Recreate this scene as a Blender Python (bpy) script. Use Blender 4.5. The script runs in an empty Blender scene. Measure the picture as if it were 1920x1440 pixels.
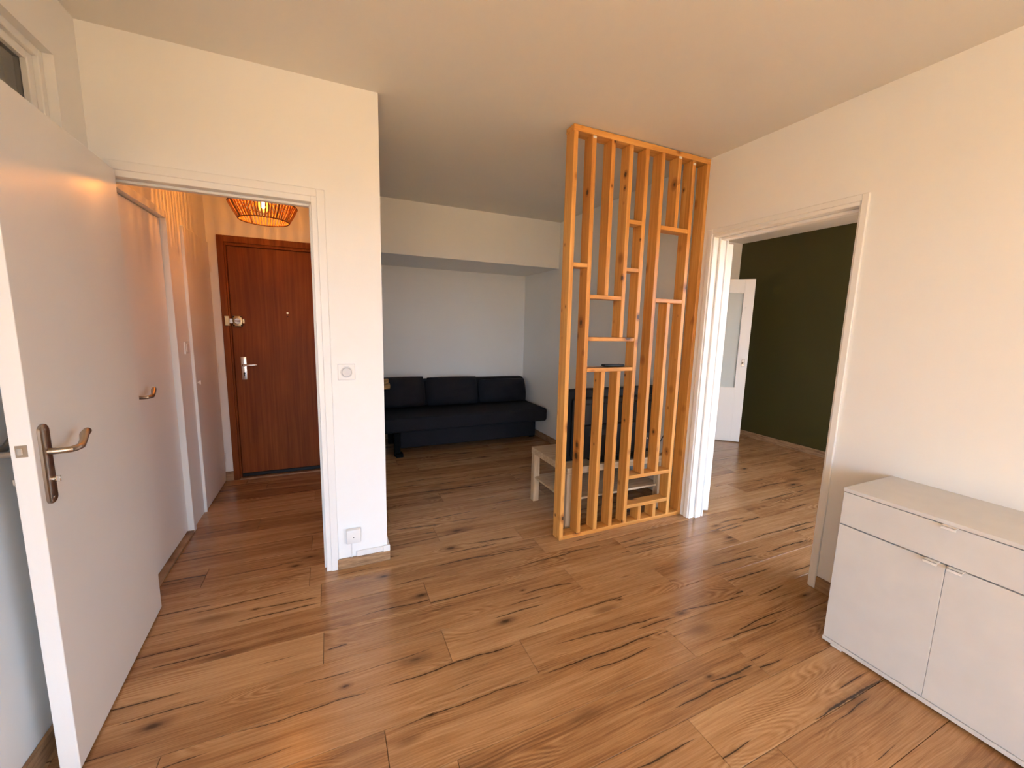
import bpy, bmesh, math, random
from mathutils import Vector, Matrix
random.seed(7)
scene = bpy.context.scene
C = scene.collection

# ------------------------------------------------------------------ camera
YAW, PITCH, ROLL, FPX = 0.4243, -0.1425, 0.0243, 759.56
cam = bpy.data.cameras.new('camera')
cam_o = bpy.data.objects.new('camera', cam); C.objects.link(cam_o)
fw = Vector((math.sin(YAW)*math.cos(PITCH), math.cos(YAW)*math.cos(PITCH), math.sin(PITCH)))
r0 = Vector((math.cos(YAW), -math.sin(YAW), 0)); u0 = r0.cross(fw)
rr = r0*math.cos(ROLL) + u0*math.sin(ROLL); uu = -r0*math.sin(ROLL) + u0*math.cos(ROLL)
m = Matrix((rr, uu, -fw)).transposed().to_4x4(); m.translation = Vector((0, 0, 1.4233))
cam_o.matrix_world = m
cam.sensor_fit = 'HORIZONTAL'; cam.sensor_width = 36.0; cam.lens = FPX/1920*36
cam.clip_start = 0.02
scene.camera = cam_o

# ------------------------------------------------------------------ light
SKY_STRENGTH = 11.0
SUN_STRENGTH = 150.0
LAMP_STRENGTH = 720.0
scene.cycles.caustics_reflective = False; scene.cycles.caustics_refractive = False
scene.cycles.max_bounces = 7; scene.cycles.transmission_bounces = 5
scene.view_settings.view_transform = 'Standard'
scene.view_settings.look = 'None'
scene.view_settings.exposure = 0.18
scene.view_settings.gamma = 1.0
scene.view_settings.use_curve_mapping = False
world = bpy.data.worlds.new('sky'); scene.world = world
world.use_nodes = True
wn = world.node_tree; wn.nodes.clear()
bg = wn.nodes.new('ShaderNodeBackground'); wo = wn.nodes.new('ShaderNodeOutputWorld')
wtc = wn.nodes.new('ShaderNodeTexCoord'); wsep = wn.nodes.new('ShaderNodeSeparateXYZ'); wr = wn.nodes.new('ShaderNodeValToRGB')
wmap = wn.nodes.new('ShaderNodeMapRange'); wmap.inputs['From Min'].default_value = -1; wmap.inputs['From Max'].default_value = 1
wn.links.new(wtc.outputs['Generated'], wsep.inputs[0]); wn.links.new(wsep.outputs['Z'], wmap.inputs['Value'])
wn.links.new(wmap.outputs['Result'], wr.inputs['Fac']); wn.links.new(wr.outputs['Color'], bg.inputs['Color'])
e = wr.color_ramp.elements
e[0].position = 0.0; e[0].color = (0.16, 0.13, 0.10, 1)
e[1].position = 1.0; e[1].color = (0.33, 0.50, 0.85, 1)
a = e.new(0.485); a.color = (0.20, 0.17, 0.13, 1)
a = e.new(0.51); a.color = (0.66, 0.88, 1.16, 1)
bg.inputs['Strength'].default_value = SKY_STRENGTH
wn.links.new(bg.outputs[0], wo.inputs[0])
sun = bpy.data.lights.new('sun', 'SUN'); sun.energy = SUN_STRENGTH; sun.angle = math.radians(0.6); sun.color = (1.0, 0.92, 0.56)
sun_o = bpy.data.objects.new('sun', sun); C.objects.link(sun_o)
SUN_DIR = Vector((-0.30, 0.55, -1.0)).normalized()
sun_o.rotation_euler = SUN_DIR.to_track_quat('-Z', 'Y').to_euler(); sun_o.location = (4, -6, 8)
YB, YB2 = -3.40, 0.70                      # inner faces of the invented window walls (living room, green room), placed for their light
XBAY, YBAY = -2.90, 0.22                    # invented bay left behind the camera, shaped to suit the light
WIN1 = (-2.75, 0.40, 0.06, 2.25)            # french window of the living room
WIN_ADDED = (-3.20, -0.95, 0.30, 2.20)           # side window (along y), invented to brighten the open door and left wall
WIN2 = (2.75, 4.95, 0.06, 2.20)             # window of the green room
for nm, w, yb in (('portal', WIN1, YB), ('portal', WIN2, YB2)):
    l = bpy.data.lights.new(nm, 'AREA'); l.shape = 'RECTANGLE'; l.size = w[1]-w[0]; l.size_y = w[3]-w[2]
    l.cycles.is_portal = True
    lo = bpy.data.objects.new(nm, l); C.objects.link(lo)
    lo.location = ((w[0]+w[1])/2, yb-0.2, (w[2]+w[3])/2); lo.rotation_euler = (math.radians(90), 0, 0)

l = bpy.data.lights.new('portal', 'AREA'); l.shape = 'RECTANGLE'; l.size = WIN_ADDED[3]-WIN_ADDED[2]; l.size_y = WIN_ADDED[1]-WIN_ADDED[0]; l.cycles.is_portal = True
lo = bpy.data.objects.new('portal', l); C.objects.link(lo); lo.location = (2.454+.10, (WIN_ADDED[0]+WIN_ADDED[1])/2, (WIN_ADDED[2]+WIN_ADDED[3])/2); lo.rotation_euler = (0, math.radians(90), 0)

# ------------------------------------------------------------------ helpers: objects
def tag(o, label=None, cat=None, group=None, kind=None):
    if label: o['label'] = label
    if cat: o['category'] = cat
    if group: o['group'] = group
    if kind: o['kind'] = kind
    return o
def thing(name, label, cat, loc=(0, 0, 0), rotz=0.0, kind=None, group=None):
    o = bpy.data.objects.new(name, None); C.objects.link(o)
    o.empty_display_size = 0.1
    o.location = loc; o.rotation_euler = (0, 0, rotz)
    return tag(o, label, cat, group, kind)
def pmat(p):
    return Matrix.Translation(p.location) @ p.rotation_euler.to_matrix().to_4x4()
def obj(name, bm, mat, parent=None, local=False, smooth=False, loc=None):
    """link a bmesh as ONE mesh object; local=True: coordinates are the root thing's own frame"""
    me = bpy.data.meshes.new(name)
    bmesh.ops.recalc_face_normals(bm, faces=bm.faces)
    bm.to_mesh(me); bm.free()
    me.materials.append(mat)
    if smooth:
        for p in me.polygons: p.use_smooth = True
        try: me.set_sharp_from_angle(angle=math.radians(40))
        except Exception: pass
    o = bpy.data.objects.new(name, me); C.objects.link(o)
    if loc is not None: o.location = loc
    if parent is not None:
        o.parent = parent
        if not local:
            if parent.type == 'EMPTY':
                root = parent
                o.matrix_parent_inverse = pmat(root).inverted()
    return o
def B(): return bmesh.new()
def box(bm, x0, x1, y0, y1, z0, z1, bev=0.0, seg=1):
    g = bmesh.ops.create_cube(bm, size=1.0)
    vs = g['verts']
    for v in vs:
        v.co = Vector((x0+(v.co.x+.5)*(x1-x0), y0+(v.co.y+.5)*(y1-y0), z0+(v.co.z+.5)*(z1-z0)))
    if bev > 0:
        es = list({e for v in vs for e in v.link_edges})
        bmesh.ops.bevel(bm, geom=es, offset=bev, segments=seg, profile=0.5, affect='EDGES', clamp_overlap=True)
    return bm
def bx(x0, x1, y0, y1, z0, z1, bev=0.0, seg=1):
    return box(B(), x0, x1, y0, y1, z0, z1, bev, seg)
def tube(bm, pts, rad, seg=12, squash=None):
    """swept round bar along pts; rad: number or list; squash: (axis vector, factor) flattens the section"""
    pts = [Vector(p) for p in pts]; n = len(pts)
    rs = rad if isinstance(rad, (list, tuple)) else [rad]*n
    rings = []; prev = None
    for i, p in enumerate(pts):
        t = (pts[min(i+1, n-1)]-pts[max(i-1, 0)]).normalized()
        if prev is None:
            a = Vector((0, 0, 1)) if abs(t.z) < .9 else Vector((1, 0, 0))
            nrm = (a - t*a.dot(t)).normalized()
        else:
            nrm = (prev - t*prev.dot(t)).normalized()
        prev = nrm; bn = t.cross(nrm)
        ring = []
        for k in range(seg):
            an = 2*math.pi*k/seg
            off = (nrm*math.cos(an)+bn*math.sin(an))*rs[i]
            if squash: off = off - squash[0]*off.dot(squash[0])*(1-squash[1])
            ring.append(bm.verts.new(p+off))
        rings.append(ring)
    for i in range(n-1):
        for k in range(seg):
            bm.faces.new((rings[i][k], rings[i][(k+1) % seg], rings[i+1][(k+1) % seg], rings[i+1][k]))
    bm.faces.new(rings[0][::-1]); bm.faces.new(rings[-1])
    return bm
def disc(bm, c, axis, r, h, seg=24, bev=0.0):
    """a short cylinder: centre of the base, axis, radius, height"""
    ax = Vector(axis).normalized(); c = Vector(c)
    q = ax.to_track_quat('Z', 'Y')
    lo, hi = [], []
    prof = [(r, 0), (r, h-bev), (r-bev, h)] if bev else [(r, 0), (r, h)]
    rings = []
    for rad, hh in prof:
        rings.append([bm.verts.new(c + q @ Vector((rad*math.cos(2*math.pi*k/seg), rad*math.sin(2*math.pi*k/seg), hh))) for k in range(seg)])
    for i in range(len(rings)-1):
        for k in range(seg):
            bm.faces.new((rings[i][k], rings[i][(k+1) % seg], rings[i+1][(k+1) % seg], rings[i+1][k]))
    bm.faces.new(rings[0][::-1]); bm.faces.new(rings[-1])
    return bm
def slab_with_holes(axis, u0, u1, t0, t1, z0, z1, holes):
    """a wall running along axis with rectangular openings, closed reveals"""
    us = sorted({u0, u1, *[v for h in holes for v in h[:2]]}); zs = sorted({z0, z1, *[v for h in holes for v in h[2:]]})
    us = [u for u in us if u0 <= u <= u1]; zs = [z for z in zs if z0 <= z <= z1]
    bm = B(); vv = {}
    def V(u, t, z):
        k = (round(u, 5), round(t, 5), round(z, 5))
        if k not in vv: vv[k] = bm.verts.new((u, t, z) if axis == 'x' else (t, u, z))
        return vv[k]
    def solid(i, j):
        if i < 0 or j < 0 or i >= len(us)-1 or j >= len(zs)-1: return False
        cu, cz = (us[i]+us[i+1])/2, (zs[j]+zs[j+1])/2
        return not any(h[0] < cu < h[1] and h[2] < cz < h[3] for h in holes)
    for i in range(len(us)-1):
        for j in range(len(zs)-1):
            if not solid(i, j): continue
            a, b, c, d = us[i], us[i+1], zs[j], zs[j+1]
            bm.faces.new((V(a, t0, c), V(b, t0, c), V(b, t0, d), V(a, t0, d)))
            bm.faces.new((V(a, t1, c), V(a, t1, d), V(b, t1, d), V(b, t1, c)))
            if not solid(i-1, j): bm.faces.new((V(a, t0, c), V(a, t0, d), V(a, t1, d), V(a, t1, c)))
            if not solid(i+1, j): bm.faces.new((V(b, t0, c), V(b, t1, c), V(b, t1, d), V(b, t0, d)))
            if not solid(i, j-1): bm.faces.new((V(a, t0, c), V(a, t1, c), V(b, t1, c), V(b, t0, c)))
            if not solid(i, j+1): bm.faces.new((V(a, t0, d), V(b, t0, d), V(b, t1, d), V(a, t1, d)))
    return bm
def struct(name, bm, mat, label, cat):
    return tag(obj(name, bm, mat), label, cat, kind='structure')
def pillow(bm, c, w, h, d, tilt=0.0, n=18, turn=0.0):
    """a soft cushion: width along x, height along z, thickness along y, leaning back by tilt"""
    c = Vector(c); R = Matrix.Rotation(turn, 3, 'Z') @ Matrix.Rotation(-tilt, 3, 'X')
    def pos(i, j, s):
        a, b = -1+2*i/n, -1+2*j/n
        ea, eb = 1-abs(a)**3.2, 1-abs(b)**3.2
        t = (max(ea, 0)*max(eb, 0))**.42
        k = 1-.05*(abs(a)*abs(b))**2 - .025*(1-abs(a)**2)*abs(b)**4 - 0.0
        wob = .012*math.sin(5*a+2*b+c.x*7)+.008*math.sin(7*b-3*a+c.x*3)
        return c + R @ Vector((a*w/2*k, s*(d/2*t+wob*t), b*h/2*k))
    g = {}
    for s in (-1, 1):
        for i in range(n+1):
            for j in range(n+1):
                edge = i in (0, n) or j in (0, n)
                if edge and s == 1: g[(i, j, 1)] = g[(i, j, -1)]; continue
                g[(i, j, s)] = bm.verts.new(pos(i, j, s))
        for i in range(n):
            for j in range(n):
                f = [g[(i, j, s)], g[(i+1, j, s)], g[(i+1, j+1, s)], g[(i, j+1, s)]]
                bm.faces.new(f if s == -1 else f[::-1])
    return bm

# ------------------------------------------------------------------ helpers: materials
class NT:
    def __init__(s, name):
        s.m = bpy.data.materials.new(name); s.m.use_nodes = True
        s.t = s.m.node_tree; s.t.nodes.clear()
        s.out = s.t.nodes.new('ShaderNodeOutputMaterial')
        s.p = s.t.nodes.new('ShaderNodeBsdfPrincipled'); s.t.links.new(s.p.outputs[0], s.out.inputs[0])
    def set(s, sock, v):
        if isinstance(v, bpy.types.NodeSocket): s.t.links.new(v, sock)
        elif isinstance(v, (tuple, list)): sock.default_value = (*v, 1) if len(v) == 3 and sock.type == 'RGBA' else v
        else: sock.default_value = v
    def node(s, kind, **inp):
        n = s.t.nodes.new(kind)
        for k, v in inp.items(): s.set(n.inputs[k.replace('_', ' ')], v)
        return n
    def math(s, op, a, b=0.0, c=0.0, clamp=False):
        n = s.t.nodes.new('ShaderNodeMath'); n.operation = op; n.use_clamp = clamp
        s.set(n.inputs[0], a); s.set(n.inputs[1], b); s.set(n.inputs[2], c); return n.outputs[0]
    def vmath(s, op, a, b=(0, 0, 0)):
        n = s.t.nodes.new('ShaderNodeVectorMath'); n.operation = op
        s.set(n.inputs[0], a); s.set(n.inputs[1], b); return n.outputs[0]
    def coord(s): return s.t.nodes.new('ShaderNodeTexCoord').outputs['Object']
    def rand(s): return s.t.nodes.new('ShaderNodeObjectInfo').outputs['Random']
    def noise(s, vec, scale=1.0, detail=2.0, rough=.5, dist=0.0):
        n = s.node('ShaderNodeTexNoise', Vector=vec, Scale=scale, Detail=detail, Roughness=rough, Distortion=dist)
        return n.outputs['Fac']
    def ramp(s, fac, stops, interp='LINEAR'):
        n = s.t.nodes.new('ShaderNodeValToRGB'); n.color_ramp.interpolation = interp
        el = n.color_ramp.elements
        while len(el) > 1: el.remove(el[-1])
        el[0].position = stops[0][0]; el[0].color = (*stops[0][1], 1)
        for p, c in stops[1:]:
            x = el.new(p); x.color = (*c, 1)
        s.set(n.inputs[0], fac); return n.outputs[0]
    def mix(s, fac, a, b, mode='MIX'):
        n = s.t.nodes.new('ShaderNodeMix'); n.data_type = 'RGBA'; n.blend_type = mode
        s.set(n.inputs[0], fac); s.set(n.inputs[6], a); s.set(n.inputs[7], b); return n.outputs[2]
    def smooth(s, v, lo, hi, inv=False):
        n = s.t.nodes.new('ShaderNodeMapRange'); n.interpolation_type = 'SMOOTHSTEP'
        s.set(n.inputs['Value'], v); s.set(n.inputs['From Min'], lo); s.set(n.inputs['From Max'], hi)
        n.inputs['To Min'].default_value = 1.0 if inv else 0.0; n.inputs['To Max'].default_value = 0.0 if inv else 1.0
        return n.outputs[0]
    def bump(s, h, strength=.2, dist=.002):
        n = s.node('ShaderNodeBump', Height=h, Strength=strength, Distance=dist); s.t.links.new(n.outputs[0], s.p.inputs['Normal'])
    def base(s, col, rough=.5, spec=.5, metal=0.0):
        s.set(s.p.inputs['Base Color'], col); s.set(s.p.inputs['Roughness'], rough)
        s.set(s.p.inputs['Specular IOR Level'], spec); s.set(s.p.inputs['Metallic'], metal); return s.m

def paint(name, col, rough=.5, spec=.4, bump=.06, scale=90, var=.03):
    n = NT(name); co = n.coord()
    v = n.noise(co, 2.3, 3)
    c = n.mix(v, tuple(x*(1-var) for x in col), tuple(min(1, x*(1+var)) for x in col))
    if bump: n.bump(n.noise(co, scale, 3), bump, .001)
    return n.base(c, rough, spec)
def plain(name, col, rough=.5, spec=.5, metal=0.0, bump=0.0, scale=200):
    n = NT(name); co = n.coord()
    v = n.noise(co, 12, 2)
    c = n.mix(v, tuple(x*.94 for x in col), tuple(min(1, x*1.06) for x in col))
    if bump: n.bump(n.noise(co, scale, 2), bump, .001)
    return n.base(c, rough, spec, metal)

def oak_floor():
    n = NT('laminate_oak'); co = n.coord(); rnd = n.rand()
    def wn(k):
        x = n.t.nodes.new('ShaderNodeTexWhiteNoise'); x.noise_dimensions = '1D'
        n.set(x.inputs['W'], n.math('ADD', n.math('MULTIPLY', rnd, 977.0), k*13.7)); return x.outputs['Value']
    def n1(x, scale, off, detail=2.0):
        t = n.t.nodes.new('ShaderNodeTexNoise'); t.noise_dimensions = '1D'
        n.set(t.inputs['W'], n.math('ADD', n.math('MULTIPLY', x, scale), off)); t.inputs['Scale'].default_value = 1.0; t.inputs['Detail'].default_value = detail
        return t.outputs['Fac']
    sp = n.t.nodes.new('ShaderNodeSeparateXYZ'); n.t.links.new(co, sp.inputs[0]); px, py = sp.outputs[0], sp.outputs[1]
    off = n.node('ShaderNodeCombineXYZ', X=n.math('MULTIPLY', wn(1), 61.0), Y=n.math('MULTIPLY', wn(2), 43.0), Z=n.math('MULTIPLY', wn(3), 17.0)).outputs[0]
    p = n.vmath('ADD', co, off)
    warp = n.noise(n.vmath('MULTIPLY', p, (1.4, 4, 1)), 1, 2)
    wv = n.node('ShaderNodeCombineXYZ', Y=n.math('MULTIPLY', n.math('SUBTRACT', warp, .5), .045)).outputs[0]
    q = n.vmath('ADD', p, wv)
    fine = n.noise(n.vmath('MULTIPLY', q, (6, 210, 1)), 1, 5, .65)
    mid = n.noise(n.vmath('MULTIPLY', q, (.9, 34, 1)), 1, 4, .6)
    broad = n.noise(n.vmath('MULTIPLY', q, (.7, 8, 1)), 1, 3, .5)
    cloud = n.noise(n.vmath('MULTIPLY', p, (2.5, 5, 1)), 1, 3, .6)
    fig = n.noise(n.vmath('MULTIPLY', q, (1.3, 6.5, 1)), 1, 1.2, .4)
    rings = n.math('SINE', n.math('MULTIPLY', fig, 210.0))
    ringm = n.smooth(n.noise(n.vmath('MULTIPLY', p, (1.2, 4, 1)), 1.7, 1), .55, .70)
    tone = n.math('ADD', n.math('ADD', n.math('MULTIPLY', mid, .42), .14), n.math('MULTIPLY', broad, .34))
    tone = n.math('ADD', tone, n.math('MULTIPLY', n.math('SUBTRACT', fine, .5), .52))
    tone = n.math('ADD', tone, n.math('MULTIPLY', n.math('SUBTRACT', cloud, .5), .22))
    tone = n.math('ADD', tone, n.math('MULTIPLY', n.math('MULTIPLY', rings, ringm), .085))
    tone = n.math('ADD', tone, n.math('MULTIPLY', n.math('SUBTRACT', wn(4), .5), .15))
    col = n.ramp(tone, [(.20, (.125, .056, .025)), (.38, (.245, .124, .055)), (.52, (.355, .195, .092)), (.74, (.50, .308, .163))])
    # tapering splits along the grain: a wandering line per plank, width fading in and out
    def split(k, lo, hi, wmax, gate):
        yc = n.math('ADD', n.math('MULTIPLY', wn(10+k), hi-lo), lo)
        o_ = n.math('MULTIPLY', wn(20+k), 300.0)
        yy = n.math('ADD', yc, n.math('MULTIPLY', n.math('SUBTRACT', n1(px, 1.2, o_, 3.0), .5), .07))
        w = n.math('MULTIPLY', n.smooth(n1(px, 1.5, n.math('ADD', o_, 51.0), 1.5), gate, gate+.20), wmax)
        w = n.math('MULTIPLY', w, n.math('ADD', n1(px, 26.0, o_, 2.0), .25))
        d = n.math('ABSOLUTE', n.math('SUBTRACT', py, yy))
        core = n.smooth(d, n.math('MULTIPLY', w, .35), n.math('ADD', w, .0004), True)
        core = n.math('MULTIPLY', core, n.smooth(w, .0, .0012))
        soft = n.math('MULTIPLY', n.smooth(d, 0.0, n.math('ADD', n.math('MULTIPLY', w, 4.5), .001), True), n.smooth(w, .0, .002))
        return core, soft
    def attr(nm):
        t = n.t.nodes.new('ShaderNodeAttribute'); t.attribute_type = 'OBJECT'; t.attribute_name = nm
        x = n.t.nodes.new('ShaderNodeSeparateXYZ'); n.t.links.new(t.outputs['Vector'], x.inputs[0]); return x.outputs
    def placed(i):
        a, b = attr('split_from_%d' % i), attr('split_to_%d' % i)
        dx = n.math('MAXIMUM', n.math('SUBTRACT', b[0], a[0]), .001)
        tt = n.math('DIVIDE', n.math('SUBTRACT', px, a[0]), dx)
        yy = n.math('ADD', a[1], n.math('MULTIPLY', tt, n.math('SUBTRACT', b[1], a[1])))
        yy = n.math('ADD', yy, n.math('MULTIPLY', n.math('SUBTRACT', n1(px, 5.0, n.math('MULTIPLY', wn(40+i), 90.0), 3.0), .5), .022))
        tap = n.math('MULTIPLY', n.smooth(tt, 0.0, .35), n.smooth(tt, .80, 1.0, True))
        w = n.math('MULTIPLY', n.math('MULTIPLY', a[2], tap), n.math('ADD', n1(px, 30.0, 7.0, 2.0), .2))
        d = n.math('ABSOLUTE', n.math('SUBTRACT', py, yy)); on = n.smooth(w, .0, .0008)
        return n.math('MULTIPLY', n.smooth(d, n.math('MULTIPLY', w, .35), n.math('ADD', w, .0004), True), on), n.math('MULTIPLY', n.smooth(d, 0.0, n.math('ADD', n.math('MULTIPLY', w, 5.0), .001), True), on)
    def placed_knot(i):
        a = attr('knot_%d' % i)
        ex = n.math('MULTIPLY', n.math('SUBTRACT', px, a[0]), .45); ey = n.math('SUBTRACT', py, a[1])
        d = n.math('SQRT', n.math('ADD', n.math('MULTIPLY', ex, ex), n.math('MULTIPLY', ey, ey)))
        d = n.math('ADD', d, n.math('MULTIPLY', n.math('SUBTRACT', n.noise(co, 90, 2), .5), .006))
        on = n.smooth(a[2], .0, .003)
        return n.math('MULTIPLY', n.smooth(d, n.math('MULTIPLY', a[2], .2), a[2], True), on), n.math('MULTIPLY', n.smooth(d, n.math('MULTIPLY', a[2], .5), n.math('ADD', n.math('MULTIPLY', a[2], 2.4), .0005), True), on)
    c1, s1 = split(1, .015, .065, .0045, .53); c2, s2 = split(2, .11, .175, .0045, .55); c3, s3 = split(3, .03, .17, .0026, .52)
    crack = n.math('MAXIMUM', n.math('MAXIMUM', c1, c2), n.math('MULTIPLY', c3, .8))
    soft = n.math('MAXIMUM', n.math('MAXIMUM', s1, s2), s3)
    for i in (0, 1):
        pc, ps = placed(i); crack = n.math('MAXIMUM', crack, pc); soft = n.math('MAXIMUM', soft, ps)
    kv = n.t.nodes.new('ShaderNodeTexVoronoi'); kv.feature = 'F1'
    n.set(kv.inputs['Vector'], n.vmath('MULTIPLY', q, (2.4, 7.5, 0.0))); kv.inputs['Scale'].default_value = 1.0; kv.inputs['Randomness'].default_value = 1.0
    ks = n.t.nodes.new('ShaderNodeSeparateColor'); n.t.links.new(kv.outputs['Color'], ks.inputs[0])
    kr = n.math('MULTIPLY', n.smooth(ks.outputs[0], .35, 1.0), .135)
    kg = n.smooth(ks.outputs[0], .42, .55)
    knot = n.math('MULTIPLY', n.smooth(kv.outputs['Distance'], n.math('MULTIPLY', kr, .25), n.math('ADD', kr, .004), True), kg)
    halo = n.math('MULTIPLY', n.math('MULTIPLY', n.smooth(kv.outputs['Distance'], kr, n.math('ADD', n.math('MULTIPLY', kr, 2.8), .01), True), .55), kg)
    for i in (0, 1):
        pk_, ph = placed_knot(i); knot = n.math('MAXIMUM', knot, pk_); halo = n.math('MAXIMUM', halo, n.math('MULTIPLY', ph, .6))
    col = n.mix(n.math('MULTIPLY', soft, .45), col, (.11, .055, .026))
    col = n.mix(halo, col, (.12, .058, .027))
    col = n.mix(n.math('MULTIPLY', knot, .80), col, (.040, .021, .012))
    col = n.mix(n.math('MULTIPLY', crack, .90), col, (.026, .015, .010))
    n.bump(n.noise(n.vmath('MULTIPLY', p, (6, 210, 1)), 1, 2, .6), .18, .0010)
    return n.base(col, n.math('ADD', n.math('MULTIPLY', mid, .14), .15), .42)
def oak_skirting(name, dark=1.0):
    n = NT(name); co = n.coord()
    g = n.noise(n.vmath('MULTIPLY', co, (9, 9, 70)), 1, 5, .6)
    c = n.ramp(g, [(.3, (.17*dark, .095*dark, .05*dark)), (.5, (.31*dark, .19*dark, .105*dark)), (.7, (.42*dark, .28*dark, .165*dark))])
    return n.base(c, .5, .35)
def pine(name='honey_pine', axis=2):
    """knotty pine with the grain along the given axis"""
    n = NT(name); co = n.coord(); rnd = n.rand()
    if axis == 0:
        sp = n.t.nodes.new('ShaderNodeSeparateXYZ'); n.t.links.new(co, sp.inputs[0])
        co = n.node('ShaderNodeCombineXYZ', X=sp.outputs[2], Y=sp.outputs[1], Z=sp.outputs[0]).outputs[0]
    off = n.node('ShaderNodeCombineXYZ', X=n.math('MULTIPLY', rnd, 7.0), Y=n.math('MULTIPLY', rnd, 13.0), Z=n.math('MULTIPLY', rnd, 57.0)).outputs[0]
    p = n.vmath('ADD', co, off)
    w = n.noise(n.vmath('MULTIPLY', p, (8, 8, 2.5)), 1, 2)
    wv = n.node('ShaderNodeCombineXYZ', X=n.math('MULTIPLY', w, .02), Y=n.math('MULTIPLY', w, .03)).outputs[0]
    q = n.vmath('ADD', p, wv)
    g = n.noise(n.vmath('MULTIPLY', q, (70, 70, 1.4)), 1, 4, .55)
    b = n.noise(n.vmath('MULTIPLY', p, (5, 5, 1.2)), 1, 2)
    t = n.math('ADD', n.math('MULTIPLY', g, .6), n.math('MULTIPLY', b, .4))
    t = n.math('ADD', t, n.math('MULTIPLY', n.math('SUBTRACT', rnd, .5), .12))
    col = n.ramp(t, [(.28, (.38, .140, .027)), (.5, (.56, .250, .058)), (.72, (.74, .40, .125))])
    kv = n.t.nodes.new('ShaderNodeTexVoronoi'); n.set(kv.inputs['Vector'], n.vmath('MULTIPLY', p, (12, 11, 8.0))); kv.inputs['Scale'].default_value = 1.0
    ks = n.t.nodes.new('ShaderNodeSeparateColor'); n.t.links.new(kv.outputs['Color'], ks.inputs[0])
    kr = n.math('ADD', n.math('MULTIPLY', n.smooth(ks.outputs[0], .40, 1.0), .17), .06)
    gate = n.smooth(ks.outputs[0], .40, .43)
    dist = n.math('ADD', kv.outputs['Distance'], n.math('MULTIPLY', n.math('SUBTRACT', n.noise(p, 60, 2), .5), .04))
    halo = n.math('MULTIPLY', n.smooth(dist, kr, n.math('ADD', n.math('MULTIPLY', kr, 2.0), .02), True), gate)
    knot = n.math('MULTIPLY', n.smooth(dist, n.math('MULTIPLY', kr, .75), kr, True), gate)
    col = n.mix(n.math('MULTIPLY', halo, .70), col, (.22, .060, .012))
    col = n.mix(n.math('MULTIPLY', knot, .95), col, (.045, .018, .006))
    n.bump(g, .12, .001)
    return n.base(col, .40, .4)
def red_wood():
    n = NT('mahogany_veneer'); co = n.coord()
    w = n.noise(n.vmath('MULTIPLY', co, (3, 3, 1)), 1, 2)
    p = n.vmath('ADD', co, n.node('ShaderNodeCombineXYZ', X=n.math('MULTIPLY', w, .05)).outputs[0])
    g = n.noise(n.vmath('MULTIPLY', p, (75, 75, 1.3)), 1, 5, .6)
    b = n.noise(n.vmath('MULTIPLY', p, (6, 6, 1.5)), 1, 3)
    t = n.math('ADD', n.math('MULTIPLY', g, .55), n.math('MULTIPLY', b, .45))
    col = n.ramp(t, [(.3, (.125, .028, .006)), (.52, (.205, .055, .012)), (.72, (.275, .085, .020))])
    n.bump(g, .1, .0008)
    return n.base(col, n.math('ADD', n.math('MULTIPLY', b, .2), .40), .16)
def pale_oak(name='pale_oak_foil', st=(5, 60, 60)):
    n = NT(name); co = n.coord()
    g = n.noise(n.vmath('MULTIPLY', co, st), 1, 4, .55)
    col = n.ramp(g, [(.3, (.36, .24, .145)), (.5, (.46, .335, .215)), (.7, (.54, .41, .28))])
    return n.base(col, .5, .35)
def fabric(name, col, scale=420):
    n = NT(name); co = n.coord()
    wv = n.noise(n.vmath('MULTIPLY', co, (1, 1, 1)), scale, 2)
    c = n.mix(n.noise(co, 9, 3), tuple(x*.8 for x in col), tuple(x*1.25 for x in col))
    n.bump(wv, .35, .0015)
    return n.base(c, .85, .28)
def glass_mat(name, tint=(.9, .95, .93), rough=0.0, frost=0.0):
    n = NT(name)
    n.set(n.p.inputs['Transmission Weight'], 1.0); n.p.inputs['IOR'].default_value = 1.45
    return n.base(tint, rough, .5)
def emit(name, col, strength):
    n = NT(name); n.set(n.p.inputs['Emission Color'], col); n.p.inputs['Emission Strength'].default_value = strength
    return n.base(col, .5)

M = {}
M['wall'] = paint('matt_white_wall_paint', (.895, .89, .875), .55, .35)
M['ceiling'] = paint('ceiling_paint', (.80, .785, .76), .7, .25)
M['green'] = paint('olive_green_wall_paint', (.046, .042, .010), .5, .3)
M['door'] = paint('satin_white_gloss_paint', (.87, .86, .84), .34, .45, bump=.05, scale=30)
M['white'] = plain('white_plastic', (.82, .81, .79), .35, .5)
M['lacquer'] = plain('white_melamine', (.63, .63, .64), .38, .45, bump=.03, scale=350)
M['floor'] = oak_floor()
M['skirt'] = oak_skirting('oak_skirting_foil')
M['gap'] = plain('dark_joint', (.03, .018, .010), .8, .1)
M['pine'] = pine(); M['pine_h'] = pine('honey_pine_horizontal', 0)
M['red'] = red_wood()
M['paleoak'] = pale_oak(); M['paleoak_v'] = pale_oak('pale_oak_foil_vertical', (60, 60, 5))
M['navy'] = fabric('dark_navy_fabric', (.0080, .0092, .0135))
M['tan'] = fabric('tan_fabric', (.42, .27, .12))
M['blackp'] = plain('black_plastic', (.006, .006, .007), .42, .25)
M['black_matt'] = plain('matt_black_lacquer', (.005, .005, .005), .8, .08)
M['greyp'] = plain('dark_grey_plastic', (.020, .021, .024), .40, .35)
M['nickel'] = plain('brushed_nickel', (.42, .36, .30), .28, .5, 1.0, bump=.05)
M['steel'] = plain('polished_steel', (.65, .63, .60), .22, .5, 1.0)
M['brass'] = plain('aged_brass_lock', (.50, .38, .22), .35, .5, 1.0)
M['rattan'] = plain('rattan_cord', (.42, .17, .045), .6, .3)
M['wire'] = plain('dark_brown_wire', (.05, .02, .01), .5, .3)
M['glass'] = glass_mat('window_glass', (.97, .98, .98))
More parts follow.
